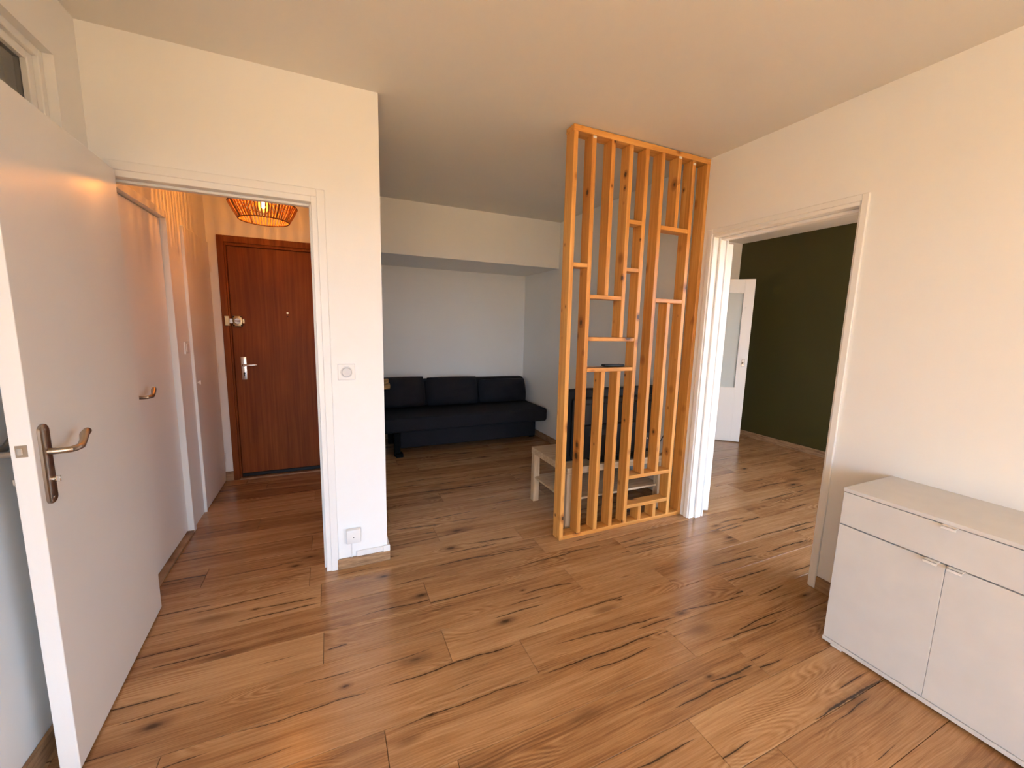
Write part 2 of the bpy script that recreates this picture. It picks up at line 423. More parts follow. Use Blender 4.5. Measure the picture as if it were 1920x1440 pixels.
M['frost'] = glass_mat('textured_door_glass', (.80, .86, .84), .28)
M['frost'].node_tree.nodes['Principled BSDF'].inputs['Transmission Weight'].default_value = .35
M['terra'] = plain('terracotta_tile', (.58, .39, .20), .7, .3)  # tiles of the invented balcony, coloured to warm the bounced light
M['slot'] = plain('dark_slot', (.02, .018, .016), .7, .2)

# ------------------------------------------------------------------ the room shell
H = 2.6
XL, XR, Y1, YS, YH, YBEAM, XG, YG = -0.89, 2.454, 2.386, 5.074, 4.17, 4.194, 5.17, 3.95
floor = struct('floor', bx(-3.05, 5.30, YB-.25, 5.20, -.14, -.0085), M['gap'], 'oak laminate plank floor running through every room', 'floor')
# planks: rows of 19.5 cm, joints read off the photograph where they show
JO = {7: -.148, 6: -.088, 5: .428, 4: -.072, 3: .430, 2: .744, 1: .128, 0: 1.633, -1: 1.158, -2: 1.362, 9: 1.147, 12: 1.56, 13: 1.143, 14: 1.56, 8: .62, 10: .35, 11: .80}
# printed splits (x0, y0, x1, y1, half width) and knots (x, y, radius) of single planks
SPLITS = [(-0.382, 1.503, 0.107, 1.484, 0.003), (0.107, 1.484, 0.738, 1.483, 0.005), (0.13, 1.295, 0.718, 1.29, 0.0028), (0.718, 1.29, 1.43, 1.289, 0.0055), (-0.065, 1.767, 0.028, 1.767, 0.005), (-0.379, 2.179, -0.091, 2.161, 0.0045), (0.87, 1.783, 1.223, 1.767, 0.0045), (1.356, 0.993, 1.828, 0.984, 0.007), (1.576, 1.135, 2.019, 1.12, 0.005), (0.847, 1.414, 1.494, 1.361, 0.004), (1.494, 1.361, 2.181, 1.291, 0.0035), (1.571, 0.725, 2.081, 0.725, 0.009), (-0.584, 2.547, -0.167, 2.559, 0.003), (-0.831, 2.015, -0.556, 2.022, 0.004), (-0.758, 1.686, -0.45, 1.681, 0.003), (3.259, 2.103, 4.015, 2.119, 0.006), (2.763, 1.905, 3.036, 1.909, 0.006), (2.997, 1.709, 3.335, 1.708, 0.006), (2.506, 1.558, 3.005, 1.553, 0.006), (2.045, 1.585, 2.474, 1.557, 0.005), (0.579, 3.304, 1.116, 3.285, 0.007), (0.321, 2.739, 0.708, 2.694, 0.006), (0.762, 2.37, 1.137, 2.339, 0.006), (2.411, 1.874, 2.763, 1.905, 0.004), (0.669, 2.205, 1.32, 2.17, 0.004), (1.249, 2.048, 1.604, 2.028, 0.004)]
KNOTS = [(0.396, 1.976, 0.016), (0.733, 1.63, 0.016), (0.009, 1.544, 0.008), (0.291, 1.297, 0.008), (0.231, 2.217, 0.014), (1.581, 1.341, 0.013), (1.354, 1.548, 0.007), (1.392, 1.016, 0.008), (-0.616, 1.633, 0.018), (2.495, 1.778, 0.016), (-0.229, 2.513, 0.012), (0.911, 1.809, 0.006), (-0.381, 2.18, 0.007), (0.663, 2.362, 0.018), (1.09, 3.281, 0.012), (3.921, 2.71, 0.014)]
PITCH_Y, PL = .195, 1.297
for k in range(-24, 22):
    y0 = .914+k*PITCH_Y; y1 = y0+PITCH_Y
    if y1 < YB-.23 or y0 > 5.18: continue
    j = JO.get(k, random.uniform(0, PL))
    xs = []
    x = j-PL*6
    XW = -3.04 if y1 < .35 else -1.04
    while x < 5.4:
        if XW+.04 < x < 5.25: xs.append(x)
        x += PL
    if k == 7: xs = [v for v in xs if v < 2.5]+[3.36, 4.66]
    xs = [XW]+xs+[5.29]
    for a, b in zip(xs[:-1], xs[1:]):
        g = .0009
        ya, yb = max(y0, YB-.24), min(y1, 5.19)
        o = obj('plank', bx(g, b-a-g, g, yb-ya-g, -.008, 0.0, .0009), M['floor'], floor, loc=(a, ya, 0))
        sl = [q for q in SPLITS if a < (q[0]+q[2])/2 < b and y0 < (q[1]+q[3])/2 < y1][:2]
        for i, q in enumerate(sl):
            o['split_from_%d' % i] = [max(q[0]-a, .005), min(max(q[1]-ya, .006), .188), q[4]]
            o['split_to_%d' % i] = [min(q[2]-a, b-a-.005), min(max(q[3]-ya, .006), .188), 0.0]
        kl = [q for q in KNOTS if a < q[0] < b and y0 < q[1] < y1][:2]
        for i, q in enumerate(kl): o['knot_%d' % i] = [q[0]-a, q[1]-ya, q[2]]
struct('ceiling', bx(-3.05, 5.30, YB-.25, 5.20, H, H+.12), M['ceiling'], 'plain off-white ceiling above all the rooms', 'ceiling')

# left wall with the high transom opening and the recess of the hall door
TR = (1.30, 2.206, 2.06, 2.371)
struct('wall_left', slab_with_holes('y', YBAY, YH+.02, -1.03, XL, 0, H, [TR, (2.40, 3.24, 0, 2.06)]), M['wall'], 'white left wall behind the open door and along the hall', 'wall')
struct('wall_left_outer', bx(-1.10, -1.04, YBAY, YH+.1, 0, H), M['wall'], 'white back panel behind the hall door recess', 'wall')
# the wall with the doorway into the hall
struct('wall_hall', slab_with_holes('x', XL-.02, .275, Y1, Y1+.075, 0, H, [(-.884, -.022, 0, 2.055)]), M['wall'], 'white partition wall with the doorway to the hall', 'wall')
struct('wall_hall_side', bx(.18, .275, Y1+.075, YS, 0, H), M['wall'], 'white partition between the hall and the sofa alcove', 'wall')
struct('wall_hall_end', slab_with_holes('x', -1.03, .18, YH, YH+.12, 0, H, [(-.79, .12, 0, 2.08)]), M['wall'], 'white end wall of the hall around the brown front door', 'wall')
struct('wall_stairwell', bx(-1.03, .18, YH+.13, YH+.2, 0, H), M['wall'], 'plain wall on the far side of the front door', 'wall')
struct('wall_alcove', bx(.18, 5.30, YS, YS+.12, 0, H), M['wall'], 'white back wall of the alcove above the sofa', 'wall')
struct('trim_1', bx(.275, XR, YBEAM, YS, 2.09, H), M['wall'], 'boxed-in white beam across the top of the sofa alcove', 'beam')
DO = (1.222, 2.138, 0, 2.10)
struct('wall_right', slab_with_holes('y', YB-.05, YS, XR, XR+.12, 0, H, [DO, WIN_ADDED]), M['wall'], 'white right wall with the doorway to the green room', 'wall')
struct('wall_window', slab_with_holes('x', XBAY-.12, XR+.12, YB-.25, YB, 0, H, [WIN1]), M['wall'], 'invented outer wall of the living room behind the camera, placed for its daylight', 'wall')
struct('wall_window_green', slab_with_holes('x', XR+.12, XG+.12, YB2-.25, YB2, 0, H, [WIN2]), M['wall'], 'invented outer wall of the green room, out of view, placed for its daylight', 'wall')
struct('wall_added_bay', bx(XBAY, -1.03, YBAY, YBAY+.1, 0, H), M['wall'], 'white return wall of the invented bay left of the camera, shaped for the light', 'wall')
struct('wall_added_bay_side', bx(XBAY-.12, XBAY, YB-.05, YBAY+.1, 0, H), M['wall'], 'white side wall of the invented bay left of the camera, shaped for the light', 'wall')
struct('wall_green', bx(XG, XG+.12, YB2-.05, YS, 0, H), M['green'], 'dark olive green wall seen through the right doorway', 'wall')
struct('wall_green_end', slab_with_holes('x', XR+.12, XG, YG, YG+.1, 0, H, [(3.38, 4.22, 0, 2.09)]), M['wall'], 'pale end wall of the green room beside the glazed door', 'wall')

# skirting boards
def skirt(name, bm, label): return struct(name, bm, M['skirt'], label, 'skirting')
skirt('baseboard_hall', bx(-.002, .290, Y1-.014, Y1, 0, .062, .002), 'short oak skirting under the white wall end with the switch')
skirt('baseboard_left', bx(XL, XL+.013, YBAY, 2.36, 0, .075, .002), 'oak skirting along the left wall behind the open door')
skirt('baseboard_hall_end', bx(XL+.001, -.772, YH-.013, YH, 0, .082, .002), 'short oak skirting left of the brown front door')
skirt('baseboard_alcove', bx(XR-.013, XR, 2.30, YS-.0, 0, .075, .002), 'oak skirting along the wall between divider and sofa')
skirt('baseboard_right', bx(XR-.013, XR, YB, 1.203, 0, .075, .002), 'oak skirting between the doorway and the white cabinet')
skirt('baseboard_green', bx(XG-.013, XG, YB2, YG, 0, .075, .002), 'oak skirting at the foot of the green wall')
skirt('baseboard_back', bx(.275, XR-.013, YS-.013, YS, 0, .075, .002), 'oak skirting hidden behind the sofa')

skirt('baseboard_alcove_side', bx(.275, .288, Y1, YS-.013, 0, .062, .002), 'oak skirting along the hidden left side of the sofa alcove')

# windows behind the camera
def window(name, w, label, YB):
    t = thing(name, label, 'window', ((w[0]+w[1])/2, YB-.12, w[2]), kind='structure')
    x0, x1, z0, z1 = w; ya, yb = YB-.16, YB-.10
    f = .055
    fr = B(); box(fr, x0, x0+f, ya, yb, z0, z1, .004); box(fr, x1-f, x1, ya, yb, z0, z1, .004)
    box(fr, x0+f, x1-f, ya, yb, z1-f, z1, .004); box(fr, x0+f, x1-f, ya, yb, z0, z0+f, .004)
    xm = (x0+x1)/2; box(fr, xm-.045, xm+.045, ya, yb, z0+f, z1-f, .004)
    obj('window_frame', fr, M['door'], t)
    return t
window('window_1', WIN1, 'tall white double window behind the camera in the living room', YB)
window('window_2', WIN2, 'tall white double window of the green room', YB2)

t = thing('window_added', 'white framed side window behind the camera, invented to brighten the left side', 'window', (XR+.06, -2.1, WIN_ADDED[2]), kind='structure')
fr = B(); a, b, c, d = WIN_ADDED
box(fr, XR+.03, XR+.08, a, a+.05, c, d, .003); box(fr, XR+.03, XR+.08, b-.05, b, c, d, .003); box(fr, XR+.03, XR+.08, a+.05, b-.05, d-.05, d, .003); box(fr, XR+.03, XR+.08, a+.05, b-.05, c, c+.05, .003)
obj('window_frame', fr, M['door'], t)

# invented balcony outside the windows, added to bounce warm sunlight indoors
bal = thing('balcony', 'invented terracotta tiled balcony behind the camera, added to bounce warm sunlight indoors', 'balcony', (2.1, YB-1.0, -.02), kind='structure')
obj('partition', bx(1.30, 1.40, YB-2.25, YB-.26, -.03, 2.85), M['wall'], bal)  # added unseen screen to keep the sun off the window's right part
obj('slab', bx(-3.2, 2.56, YB-2.25, YB-.26, -.16, -.030), M['wall'], bal)
tile_me = None
for i in range(19):
    for k in range(6):
        o = obj('tile', bx(0, .292, 0, .292, -.028, -.015, .002), M['terra'], bal) if tile_me is None else bpy.data.objects.new('tile', tile_me)
        if tile_me is None: tile_me = o.data
        else: C.objects.link(o); o.parent = bal; o.matrix_parent_inverse = pmat(bal).inverted()
        o.location = (-3.15+i*.298, YB-2.05+k*.298, 0)

# transom light in the left wall
t = thing('window_3', 'small dark transom window high on the left wall above the open door', 'window', (XL-.07, 1.75, TR[2]), kind='structure')
fr = B(); a, b, c, d = TR; xa, xb = XL-.075, XL-.030
box(fr, xa, xb, a, a+.03, c, d, .003); box(fr, xa, xb, b-.03, b, c, d, .003); box(fr, xa, xb, a+.03, b-.03, d-.03, d, .003); box(fr, xa, xb, a+.03, b-.03, c, c+.03, .003)
obj('window_frame', fr, M['door'], t)
sa = B(); xa, xb = XL-.085, XL-.045
box(sa, xa, xb, a+.03, a+.065, c+.03, d-.03, .003); box(sa, xa, xb, b-.065, b-.03, c+.03, d-.03, .003); box(sa, xa, xb, a+.065, b-.065, d-.060, d-.03, .003); box(sa, xa, xb, a+.065, b-.065, c+.03, c+.06, .003)
obj('sash', sa, M['door'], t)
obj('pane', bx(XL-.068, XL-.064, a+.065, b-.065, c+.06, d-.06), M['glass'], t)

# ------------------------------------------------------------------ doorway trim of the hall opening
t = thing('trim_2', 'white painted frame of the doorway into the hall', 'door frame', (-.42, Y1, 0), kind='structure')
j = B()
box(j, -.060, -.022, Y1-.004, Y1+.080, 0, 2.055, .002); box(j, -.884, -.858, Y1-.004, Y1+.080, 0, 2.055, .002); box(j, -.858, -.060, Y1-.004, Y1+.080, 2.017, 2.055, .002)
obj('lining', j, M['door'], t)
j = B()
box(j, -.034, .004, Y1-.010, Y1+.001, 0, 2.082, .002); box(j, -.888, -.866, Y1-.010, Y1+.001, 0, 2.082, .002); box(j, -.866, -.034, Y1-.010, Y1+.001, 2.044, 2.082, .002)
obj('casing', j, M['door'], t)
j = B()
box(j, -.072, -.060, Y1+.042, Y1+.078, 0, 2.017, .002); box(j, -.858, -.072, Y1+.042, Y1+.078, 2.005, 2.017, .002)
obj('door_stop', j, M['door'], t)
obj('strike_plate', bx(-.0605, -.0595, Y1+.010, Y1+.034, .98, 1.12, .0), M['nickel'], t)

# ------------------------------------------------------------------ open white door (foreground)
def lever(bm, base, along, out, up, L=.115, r=.0095):
    """curved lever: stands off, turns, waves along"""
    b = Vector(base); al = Vector(along); ou = Vector(out); upv = Vector(up)
    pts = [b, b+ou*.030, b+ou*.046+al*.006, b+ou*.052+al*.022, b+ou*.053+al*.048-upv*.001, b+ou*.051+al*.070+upv*.010, b+ou*.047+al*.090+upv*.024, b+ou*.046+al*L+upv*.030, b+ou*.046+al*(L+.010)+upv*.029]
    tube(bm, pts, [r*1.05, r*.95, r*.98, r, r*1.02, r*1.0, r*1.18, r*1.12, r*.5], 14)
    return bm
hp, ep = Vector((-.8023, 2.3572, 0)), Vector((-.761, 1.5332, 0))
dr = (ep-hp).normalized(); rot = math.atan2(dr.y, dr.x); W = .825
t = thing('door_1', 'open white flush door in the left foreground with a nickel lever handle', 'door', hp, rot, kind='structure')
leaf = obj('leaf', bx(0, W, -.046, 0, .010, 2.036, .0025, 2), M['door'], t, local=True)
def rounded_plate(bm, u, z0, z1, w, y0, y1, seg=8):
    """long plate with round ends in the x-z plane of the leaf"""
    r = w/2; prof = []
    for k in range(seg+1): an = math.pi*k/seg; prof.append((u+r*math.cos(an), z1-r*.75+r*.75*math.sin(an)))
    for k in range(seg+1): an = math.pi+math.pi*k/seg; prof.append((u+r*math.cos(an), z0+r*.75+r*.75*math.sin(an)))
    b = .0025; s = 1 if y1 > y0 else -1
    def ring(y, sc): return [bm.verts.new((u+(x-u)*sc, y, (z0+z1)/2+(z-(z0+z1)/2)*(1-(1-sc)*.2))) for x, z in prof]
    A, Bq, Cq = ring(y0, 1), ring(y1-s*b, 1), ring(y1, .86)
    n = len(prof)
    for P, Q in ((A, Bq), (Bq, Cq)):
        for k in range(n): bm.faces.new((P[k], P[(k+1) % n], Q[(k+1) % n], Q[k]))
    bm.faces.new(A[::-1]); bm.faces.new(Cq)
    return bm
for s, y in ((1, 0.0), (-1, -.046)):
    pl = obj('handle_plate', rounded_plate(B(), .778, .875, 1.112, .046, y, y+s*.009), M['nickel'], t, local=True, smooth=True)
    obj('lever', lever(B(), (.776, y+s*.008, 1.030), (-1, 0, 0), (0, s, 0), (0, 0, 1)), M['nickel'], t, local=True, smooth=True)
    tt = B(); disc(tt, (.776, y+s*.009, .947), (0, s, 0), .008, .008, 16, .002); box(tt, .774, .778, min(y+s*.016, y+s*.026), max(y+s*.016, y+s*.026), .938, .956, .001)
    obj('thumb_turn', tt, M['steel'], t, local=True, smooth=True)
    for z in (.893, 1.096):
        obj('screw', disc(B(), (.778, y+s*.0088, z), (0, s, 0), .0038, .0012, 12), M['steel'], t, local=True)
obj('latch_plate', bx(W-.0005, W+.0012, -.036, -.012, 1.031, 1.065, .0005), M['nickel'], t, local=True)
obj('latch_bolt', bx(W+.001, W+.009, -.031, -.019, 1.039, 1.059, .002), M['steel'], t, local=True)
for z in (.25, 1.05, 1.85):
    obj('hinge', tube(B(), [(-.004, -.050, z-.045), (-.004, -.050, z+.045)], .006, 12), M['door'], t, local=True, smooth=True)

# ------------------------------------------------------------------ hall: white door in the left wall, cupboard door, front door
t = thing('door_2', 'closed white hall door just inside the doorway, lever handle showing', 'door', (-.905, 2.82, 0), kind='structure')
obj('leaf', bx(-.945, -.905, 2.468, 3.186, .022, 2.010, .002), M['door'], t)
obj('handle_plate', bx(-.905, -.898, 2.575, 2.615, .90, 1.10, .002), M['nickel'], t)
obj('lever', lever(B(), (-.899, 2.595, 1.020), (0, 1, 0), (1, 0, 0), (0, 0, 1), .10), M['nickel'], t, smooth=True)
obj('frame', box(box(box(B(), -.95, -.872, 3.190, 3.236, 0, 2.055, .002), -.95, -.872, 2.462, 3.190, 2.013, 2.055, .002), -1.03, -.95, 2.462, 3.236, 0, 2.055), M['door'], t)
obj('threshold', bx(-.945, -.872, 2.465, 3.190, 0, .016, .003), M['skirt'], t)
t = thing('door_3', 'dark reddish-brown wooden front door at the end of the hall', 'front door', (-.33, YH, 0), kind='structure')
obj('leaf', bx(-.758, .062, YH+.020, YH+.062, .020, 2.030, .002), M['red'], t)
fr = B()
box(fr, -.820, -.772, YH-.016, YH+.03, 0, 2.108, .003); box(fr, .082, .140, YH-.016, YH+.03, 0, 2.108, .003); box(fr, -.772, .082, YH-.016, YH+.03, 2.055, 2.108, .003)
f = obj('frame', fr, M['red'], t)
fr = B()
box(fr, -.772, -.760, YH-.002, YH+.06, 0, 2.055, .002); box(fr, .064, .082, YH-.002, YH+.06, 0, 2.055, .002); box(fr, -.760, .064, YH-.002, YH+.06, 2.032, 2.055, .002)
obj('rebate', fr, M['red'], t)
obj('draught_strip', bx(-.757, .061, YH+.006, YH+.020, .016, .046, .003), M['blackp'], t)
obj('sill', bx(-.772, .082, YH-.03, YH+.09, 0, .012, .002), M['skirt'], t)
lk = obj('rim_lock', bx(-.745, -.678, YH-.004, YH+.020, 1.362, 1.452, .006, 2), M['brass'], t, smooth=True)
kb = B(); disc(kb, (-.712, YH-.004, 1.407), (0, -1, 0), .024, .006, 24, .002); box(kb, -.735, -.689, YH-.024, YH-.008, 1.399, 1.415, .004)
obj('lock_knob', kb, M['steel'], t, smooth=True)
obj('lock_keep', bx(-.800, -.766, YH-.030, YH-.015, 1.366, 1.450, .004, 2), M['brass'], t)
obj('lock_bolt', bx(-.770, -.744, YH-.014, YH+.004, 1.387, 1.428, .002), M['steel'], t)
obj('lock_tail', bx(-.679, -.660, YH+.002, YH+.016, 1.388, 1.428, .003), M['brass'], t)
for x in (-.739, -.684):
    for z in (1.370, 1.444):
        obj('screw', disc(B(), (x, YH-.0035, z), (0, -1, 0), .006, .003, 10), M['slot'], t)
obj('handle_plate', bx(-.712, -.668, YH+.010, YH+.021, .897, 1.100, .004, 2), M['steel'], t, smooth=True)
obj('lever', tube(B(), [(-.690, YH+.012, 1.028), (-.690, YH-.030, 1.028), (-.684, YH-.040, 1.028), (-.66, YH-.042, 1.029), (-.600, YH-.042, 1.031), (-.585, YH-.040, 1.031)], [.012, .010, .010, .009, .0085, .006], 12), M['steel'], t, smooth=True)
kh = B(); disc(kh, (-.690, YH+.0105, .955), (0, -1, 0), .008, .002, 16); box(kh, -.694, -.686, YH+.0085, YH+.0105, .930, .955)
obj('keyhole', kh, M['slot'], t)
obj('peephole', disc(B(), (-.333, YH+.021, 1.488), (0, -1, 0), .010, .005, 20, .002), M['brass'], t, smooth=True)
obj('screw_hole', disc(B(), (-.333, YH+.0202, 1.456), (0, -1, 0), .005, .001, 10), M['slot'], t)
t = thing('door_4', 'narrow white cupboard door in the hall next to the front door', 'cupboard door', (XL, 3.83, 0), kind='structure')
obj('leaf', bx(XL-.0005, XL+.016, 3.520, 4.140, .012, 2.038, .002), M['door'], t)
obj('jamb', bx(XL-.0005, XL+.018, 3.508, 3.517, 0, 2.038, .002), M['door'], t)
kb = B(); disc(kb, (XL+.015, 3.556, .965), (1, 0, 0), .007, .012, 16); disc(kb, (XL+.026, 3.556, .965), (1, 0, 0), .016, .010, 20, .004)
obj('knob', kb, M['white'], t, smooth=True)
for z in (.22, 1.01, 1.845):
    obj('hinge', tube(B(), [(XL+.016, 4.147, z-.04), (XL+.016, 4.147, z+.04)], .0065, 12), M['door'], t, smooth=True)
t = thing('light_switch', 'small white rocker switch in the hall between the two white doors', 'light switch', (XL, 3.41, 1.224))
obj('plate', bx(XL, XL+.010, 3.372, 3.452, 1.182, 1.266, .003, 2), M['white'], t)
obj('rocker', bx(XL+.009, XL+.014, 3.390, 3.434, 1.198, 1.250, .002), M['white'], t)

# hall pendant: cage of cords around a filament bulb
LX, LY, LZ = -.376, 3.34, 2.19
t = thing('pendant_lamp', 'glowing wicker cage ceiling lamp in the hall', 'lamp', (LX, LY, 2.6))
R1, R2, R3, Z1, Z2, Z3 = .150, .203, .100, LZ-.100, LZ, LZ+.115
def circ(r, z, n=48): return [(LX+r*math.cos(2*math.pi*k/n), LY+r*math.sin(2*math.pi*k/n), z) for k in range(n+1)]
for r, z in ((R1, Z1), (R2, Z2), (R3, Z3)):
    obj('shade_ring', tube(B(), circ(r, z), .0042, 6), M['wire'], t, smooth=True)
cords = B(); NC = 58
for k in range(NC):
    an = 2*math.pi*k/NC; tw = .05*math.sin(k*1.7)
    pt = lambda r, z, a: (LX+r*math.cos(a), LY+r*math.sin(a), z)
    tube(cords, [pt(R1, Z1, an), pt((R1+R2)/2+.002, (Z1+Z2)/2, an+tw*.4), pt(R2, Z2, an)], .0044, 5)
    tube(cords, [pt(R2, Z2, an), pt(R3, Z3, an)], .0044, 5)
tag(obj('shade_cords', cords, M['rattan'], t), 'woven rattan cords of the shade', kind='stuff')
for k in range(4):
    an = .6+math.pi/2*k
    obj('shade_rib', tube(B(), [(LX+R1*math.cos(an), LY+R1*math.sin(an), Z1), (LX+R2*math.cos(an), LY+R2*math.sin(an), Z2), (LX+R3*math.cos(an), LY+R3*math.sin(an), Z3)], .0045, 6), M['wire'], t)
obj('spider', tube(tube(B(), [(LX-R3, LY, Z3), (LX+R3, LY, Z3)], .003, 6), [(LX, LY-R3, Z3), (LX, LY+R3, Z3)], .003, 6), M['wire'], t)
obj('socket', tube(B(), [(LX, LY, Z3+.03), (LX, LY, Z3-.035)], [.020, .020], 16), M['blackp'], t, smooth=True)
obj('cord', tube(B(), [(LX, LY, H), (LX, LY, Z3+.02)], .0035, 8), M['blackp'], t)
obj('ceiling_rose', disc(B(), (LX, LY, H), (0, 0, -1), .05, .025, 24, .006), M['blackp'], t, smooth=True)
bb = tube(B(), [(LX, LY, Z3-.035), (LX, LY, Z3-.055), (LX, LY, Z3-.085), (LX, LY, Z3-.115), (LX, LY, Z3-.140), (LX, LY, Z3-.155), (LX, LY, Z3-.160)], [.013, .016, .027, .031, .027, .014, .002], 20)
nb = NT('amber_bulb_glass'); tr = nb.t.nodes.new('ShaderNodeBsdfTransparent'); tr.inputs[0].default_value = (1, .80, .42, 1)
em = nb.t.nodes.new('ShaderNodeEmission'); em.inputs[0].default_value = (1, .52, .10, 1); em.inputs[1].default_value = .9
ad = nb.t.nodes.new('ShaderNodeAddShader'); nb.t.links.new(tr.outputs[0], ad.inputs[0]); nb.t.links.new(em.outputs[0], ad.inputs[1]); nb.t.links.new(ad.outputs[0], nb.out.inputs[0])
obj('bulb', bb, nb.m, t, smooth=True)
obj('filament', tube(B(), [(LX, LY, Z3-.062), (LX, LY, Z3-.070), (LX, LY, Z3-.128), (LX, LY, Z3-.134)], [.003, .0085, .0085, .003], 10), emit('glowing_filament', (1.0, .40, .10), LAMP_STRENGTH), t)

# ------------------------------------------------------------------ right doorway and its open door
t = thing('trim_3', 'white stepped door frame of the right doorway beside the timber divider', 'door frame', (XR, 1.68, 0), kind='structure')
j = B()
box(j, XR-.012, XR+.002, 1.204, 1.236, 0, 2.115, .003); box(j, XR-.012, XR+.002, 2.106, 2.142, 0, 2.115, .003); box(j, XR-.012, XR+.002, 1.236, 2.106, 2.083, 2.115, .003)
obj('casing', j, M['door'], t)
j = B()
box(j, XR-.003, XR+.122, 1.222, 1.246, 0, 2.10, .002); box(j, XR-.003, XR+.122, 2.095, 2.138, 0, 2.10, .002); box(j, XR-.003, XR+.122, 1.246, 2.095, 2.063, 2.10, .002)
obj('lining', j, M['door'], t)
j = B()
box(j, XR+.050, XR+.105, 1.246, 1.259, 0, 2.063, .003); box(j, XR+.050, XR+.105, 2.080, 2.095, 0, 2.063, .003); box(j, XR+.050, XR+.105, 1.259, 2.080, 2.046, 2.063, .003)
obj('door_stop', j, M['door'], t)
j = B()
box(j, XR+.122, XR+.135, 2.085, 2.16, 0, 2.12, .002); box(j, XR+.122, XR+.135, 1.19, 1.246, 0, 2.12, .002); box(j, XR+.122, XR+.135, 1.246, 2.085, 2.07, 2.12, .002)
obj('back_casing', j, M['door'], t)
ang = math.atan2(.93, .37)
t = thing('door_5', 'white door folded back into the green room, only its hinge edge showing', 'door', (2.628, 2.150, 0), ang, kind='structure')
obj('leaf', bx(.004, .834, -.070, -.030, .012, 2.045, .002), M['door'], t, local=True)
for z in (.235, 1.052, 1.878):
    hg = B(); tube(hg, [(-.004, -.020, z-.045), (-.004, -.020, z-.002)], .0075, 12); tube(hg, [(-.004, -.020, z+.002), (-.004, -.020, z+.045)], .0075, 12)
    box(hg, .0, .028, -.031, -.028, z-.045, z+.045)
    obj('hinge', hg, M['door'], t, local=True, smooth=True)
obj('lever', lever(B(), (.785, -.070, 1.03), (-1, 0, 0), (0, -1, 0), (0, 0, 1)), M['nickel'], t, local=True, smooth=True)

# glazed door in the green room
dd = Vector((.184, -.169, 0)).normalized(); d0 = Vector((4.781, 3.42, 0)); GW = .80
t = thing('door_6', 'half-open white glazed door standing before the green wall', 'glazed door', d0-dd*GW, math.atan2(dd.y, dd.x), kind='structure')
lf = B()
box(lf, 0, .110, 0, .040, .010, 2.062, .002); box(lf, GW-.106, GW, 0, .040, .010, 2.062, .002); box(lf, .110, GW-.106, 0, .040, 1.905, 2.062, .002); box(lf, .110, GW-.106, 0, .040, .010, .700, .002)
obj('leaf', lf, M['door'], t, local=True)
bd = B()
box(bd, .110, .122, -.004, .044, .700, 1.905, .002); box(bd, GW-.118, GW-.106, -.004, .044, .700, 1.905, .002); box(bd, .122, GW-.118, -.004, .044, 1.893, 1.905, .002); box(bd, .122, GW-.118, -.004, .044, .700, .712, .002)
obj('glazing_bead', bd, M['door'], t, local=True)
obj('pane', bx(.120, GW-.116, .017, .023, .708, 1.897), M['frost'], t, local=True)
obj('handle_plate', bx(GW-.066, GW-.030, -.006, 0, .985, 1.075, .002), M['nickel'], t, local=True)
obj('knob', disc(disc(B(), (GW-.048, -.006, 1.03), (0, -1, 0), .007, .020, 14), (GW-.048, -.024, 1.03), (0, -1, 0), .014, .016, 18, .004), M['nickel'], t, local=True, smooth=True)
obj('hook', disc(B(), (GW-.080, -.001, 1.715), (0, -1, 0), .010, .008, 16, .002), M['white'], t, local=True)

# ------------------------------------------------------------------ wall end: dimmer, junction box, trunking
t = thing('dimmer_switch', 'white round dimmer switch on the bright wall end beside the doorway', 'light switch', (.080, Y1, 1.152))
obj('plate', bx(.036, .124, Y1-.009, Y1, 1.107, 1.196, .003, 2), M['white'], t)
rg = B(); disc(rg, (.080, Y1-.009, 1.152), (0, -1, 0), .031, .004, 32, .002); obj('ring', rg, M['white'], t, smooth=True)
kb = B(); disc(kb, (.080, Y1-.013, 1.152), (0, -1, 0), .026, .014, 32, .004); obj('dial', kb, M['lacquer'], t, smooth=True)
t = thing('telephone_socket', 'small white junction box low on the wall end above the skirting', 'wall socket', (.086, Y1, .20))
obj('housing', bx(.048, .126, Y1-.034, Y1, .158, .240, .005, 2), M['white'], t, smooth=True)
obj('screw', disc(B(), (.087, Y1-.0335, .195), (0, -1, 0), .0028, .001, 10), M['slot'], t)
obj('cable', tube(B(), [(.076, Y1-.006, .158), (.076, Y1-.006, .10), (.075, Y1-.006, .063)], .0035, 8), M['white'], t, smooth=True)
t = thing('cable_trunking', 'white plastic cable trunking running above the oak skirting', 'cable duct', (.19, Y1, .062))
obj('duct', bx(.100, .252, Y1-.013, Y1, .062, .094, .003), M['white'], t)
obj('corner_piece', bx(.250, .290, Y1-.016, Y1, .060, .098, .004, 2), M['white'], t)
obj('side_duct', bx(.275, .289, Y1, YS-.02, .062, .094, .003), M['white'], t)

# ------------------------------------------------------------------ timber divider
YD, DD = 2.178, .087
t = thing('timber_divider', 'open honey-pine timber divider of slats and short shelves from floor to ceiling', 'room divider', (1.9, YD, 0))
SW = .030
ZT, ZB_ = 2.560, .028
def slat(xb, xt, z0, z1, dy=0.0, w=SW, yaw=0.0):
    """vertical slat; xb/xt: left edge at floor and at ceiling height"""
    bm = bx(0, w, YD+.001+dy, YD+DD-.001+dy, z0, z1, .0022)
    for v in bm.verts: v.co.x += xb+(xt-xb)*(v.co.z/2.56)
    o = obj('slat', bm, M['pine'], t); return o
X = {1: (1.359, 1.342), 2: (1.496, 1.473), 3: (1.630, 1.615), 4: (1.762, 1.753), 5: (1.891, 1.883), 6: (2.028, 2.016), 7: (2.172, 2.160), 8: (2.303, 2.289), 9: (2.4225, 2.4225)}
